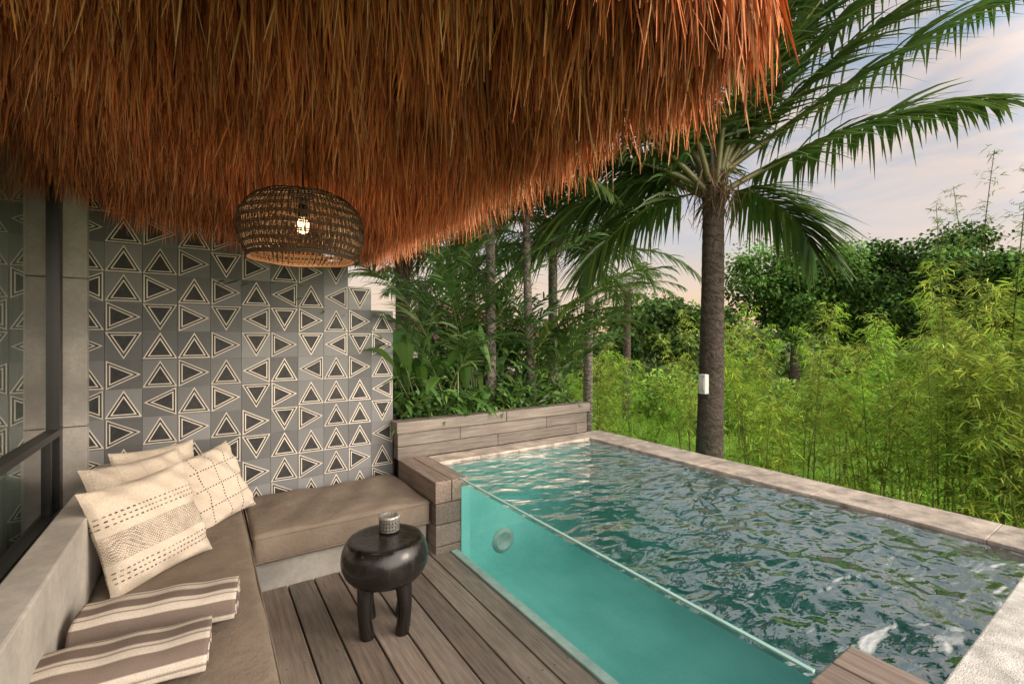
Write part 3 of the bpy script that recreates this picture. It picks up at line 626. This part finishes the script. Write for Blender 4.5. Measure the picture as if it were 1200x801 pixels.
# ------------------------------------------------ thatched roof
tr=empty('thatched_roof')
s=M('thatch_backing_mat');MAT['tback']=s.done(s.pbr(s.mix(s.noise(s.obj((1,1,.1)),60,4),(.08,.03,.012),(.25,.10,.04)),.9))
XE=1.08;YE=3.72;YN=.56
def base(X,Y): return 2.53+.20*(XE-X)
def slab(name,x0,x1,y0,y1):
    V=[(x0,y0,base(x0,0)+.01),(x1,y0,base(x1,0)+.01),(x1,y1,base(x1,0)+.01),(x0,y1,base(x0,0)+.01)];V+= [(a_,b_,c_+.32) for a_,b_,c_ in V]
    me=bpy.data.meshes.new(name);me.from_pydata(V,[],[(0,1,2,3),(7,6,5,4),(0,4,5,1),(1,5,6,2),(2,6,7,3),(3,7,4,0)]);me.materials.append(MAT['tback']);link(bpy.data.objects.new(name,me),tr)
slab('underlay',-1.0,XE,YN,YE);slab('underlay_near',-1.0,.62,-.6,YN-.001)
slab('underlay_wall',-1.0,.80,YE+.001,3.84)
a=Acc()
def strands(X,Y,Lmin,Lmax,wd=(.0024,.0062),bright=1.,sway=.065):
    n=len(X);B=np.stack([X,Y,base(X,Y)+.02+rng.uniform(-.03,.02,n)],-1)
    cl=.5+.5*np.sin(X*9+np.sin(Y*7)*1.5)*np.cos(Y*8+np.sin(X*5));L_=rng.uniform(Lmin,Lmax,n)*(.88+.16*cl)
    sw=np.stack([.06*np.sin(X*11+Y*4),.06*np.cos(Y*9+X*6)],-1)
    wild=(rng.random(n)<.08)*2.2+1
    d=np.stack([rng.normal(0,sway,n)*wild+sw[:,0],rng.normal(0,sway,n)*wild+sw[:,1],-np.ones(n)],-1);d=nrm(d)
    k=4;sj=np.linspace(0,1,k);bend=rng.normal(0,.05,(n,3));bend[:,2]=0
    P=B[:,None]+d[:,None]*(L_[:,None]*sj)[...,None]+bend[:,None]*(L_[:,None]*sj**2)[...,None]
    an=rng.uniform(0,np.pi,n);S=np.stack([np.cos(an),np.sin(an),np.zeros(n)],-1);w=rng.uniform(*wd,n)
    Wv=S[:,None]*(w[:,None]*np.array([1,1,.8,.12]))[...,None]
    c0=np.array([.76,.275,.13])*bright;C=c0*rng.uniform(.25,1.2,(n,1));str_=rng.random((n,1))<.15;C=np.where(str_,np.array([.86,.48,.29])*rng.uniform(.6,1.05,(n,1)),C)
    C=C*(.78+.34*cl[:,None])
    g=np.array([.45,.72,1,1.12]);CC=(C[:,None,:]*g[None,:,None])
    CC=np.repeat(CC[:,:,None,:],1,2)
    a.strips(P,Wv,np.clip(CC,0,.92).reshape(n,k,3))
n=48000;X=rng.uniform(-.9,XE,n);Y=rng.uniform(-.2,YE,n);kk=(Y>YN)|(X<.6);X=X[kk];Y=Y[kk]
strands(X,Y,.20,.55)
n=11000;Y=rng.uniform(YN,YE,n);strands(XE-np.abs(rng.normal(0,.05,n)),Y,.25,.47)
n=7000;Y=rng.uniform(YN,YE,n);strands(XE+rng.normal(0,.03,n),Y,.24,.54)
n=9000;X=rng.uniform(-.9,XE,n);strands(X,YE-np.abs(rng.normal(0,.05,n)),.28,.54)
n=4000;X=rng.uniform(-.9,.6,n);strands(X,YE-np.abs(rng.normal(0,.03,n))-.02,.40,.68)
n=3000;X=rng.uniform(.6,XE,n);strands(X,YN+np.abs(rng.normal(0,.05,n)),.22,.42,sway=.04)
a.build('strands',MAT['thatch'],tr)
# ------------------------------------------------ pendant lamp
lp=empty('rattan_pendant_lamp');lx,ly=.375,2.27
prof=np.array([(.05,2.150),(.13,2.146),(.19,2.125),(.225,2.095),(.25,2.055),(.262,2.01),(.262,1.965),(.252,1.925),(.235,1.888),(.222,1.865)])
s=M('rattan_mat');MAT['rattan']=s.done(s.pbr(s.mix(s.noise(s.obj(),45,4),(.035,.018,.009),(.10,.055,.025)),.55))
a=Acc();pt=np.linspace(0,1,len(prof));
for sc_,nr,tw_ in((1,96,.0),(.94,60,.25)):
    for q in range(nr):
        an=2*np.pi*q/nr+pt*tw_+rng.normal(0,.008);a.tube(np.stack([lx+prof[:,0]*sc_*np.cos(an),ly+prof[:,0]*sc_*np.sin(an),prof[:,1]],-1),.0026,np.array([1,1,1.]),4)
tt=np.linspace(0,1,12)
for q in tt:
    r_=np.interp(q,pt,prof[:,0]);z_=np.interp(q,pt,prof[:,1]);th=np.linspace(0,2*np.pi,61)
    for dz in(0,-.008):
        a.tube(np.stack([lx+(r_+.003)*np.cos(th),ly+(r_+.003)*np.sin(th),np.full(61,z_+dz)+.002*np.sin(th*5+q*9)],-1),.006 if q in(0,1) else .0034,np.array([1,1,1.]),5)
a.build('shade',MAT['rattan'],lp,True)
a=Acc();a.tube(np.array([(lx,ly,2.08),(lx,ly,2.3),(lx,ly,2.66)]),.004,np.array([0,0,0.]),6);a.build('cable',MAT['black'],lp)
lathe('socket',[(.001,2.11),(.02,2.11),(.022,2.05),(.018,2.045),(.001,2.045)],MAT['black'],lp,(lx,ly,0),16)
s=M('bulb_mat');em=s.n('ShaderNodeEmission');em.inputs[0].default_value=(1,.66,.30,1);em.inputs[1].default_value=9;MAT['bulb']=s.done(em.outputs[0])
lathe('bulb',[(.001,2.044),(.014,2.04),(.026,2.025),(.030,2.005),(.024,1.985),(.011,1.975),(.001,1.974)],MAT['bulb'],lp,(lx,ly,0),20)
PL=bpy.data.lights.new('lamp_glow','POINT');PL.energy=11;PL.color=(1,.62,.32);PL.shadow_soft_size=.04;po=link(bpy.data.objects.new('lamp_glow',PL),lp);po.location=(lx,ly,1.93)
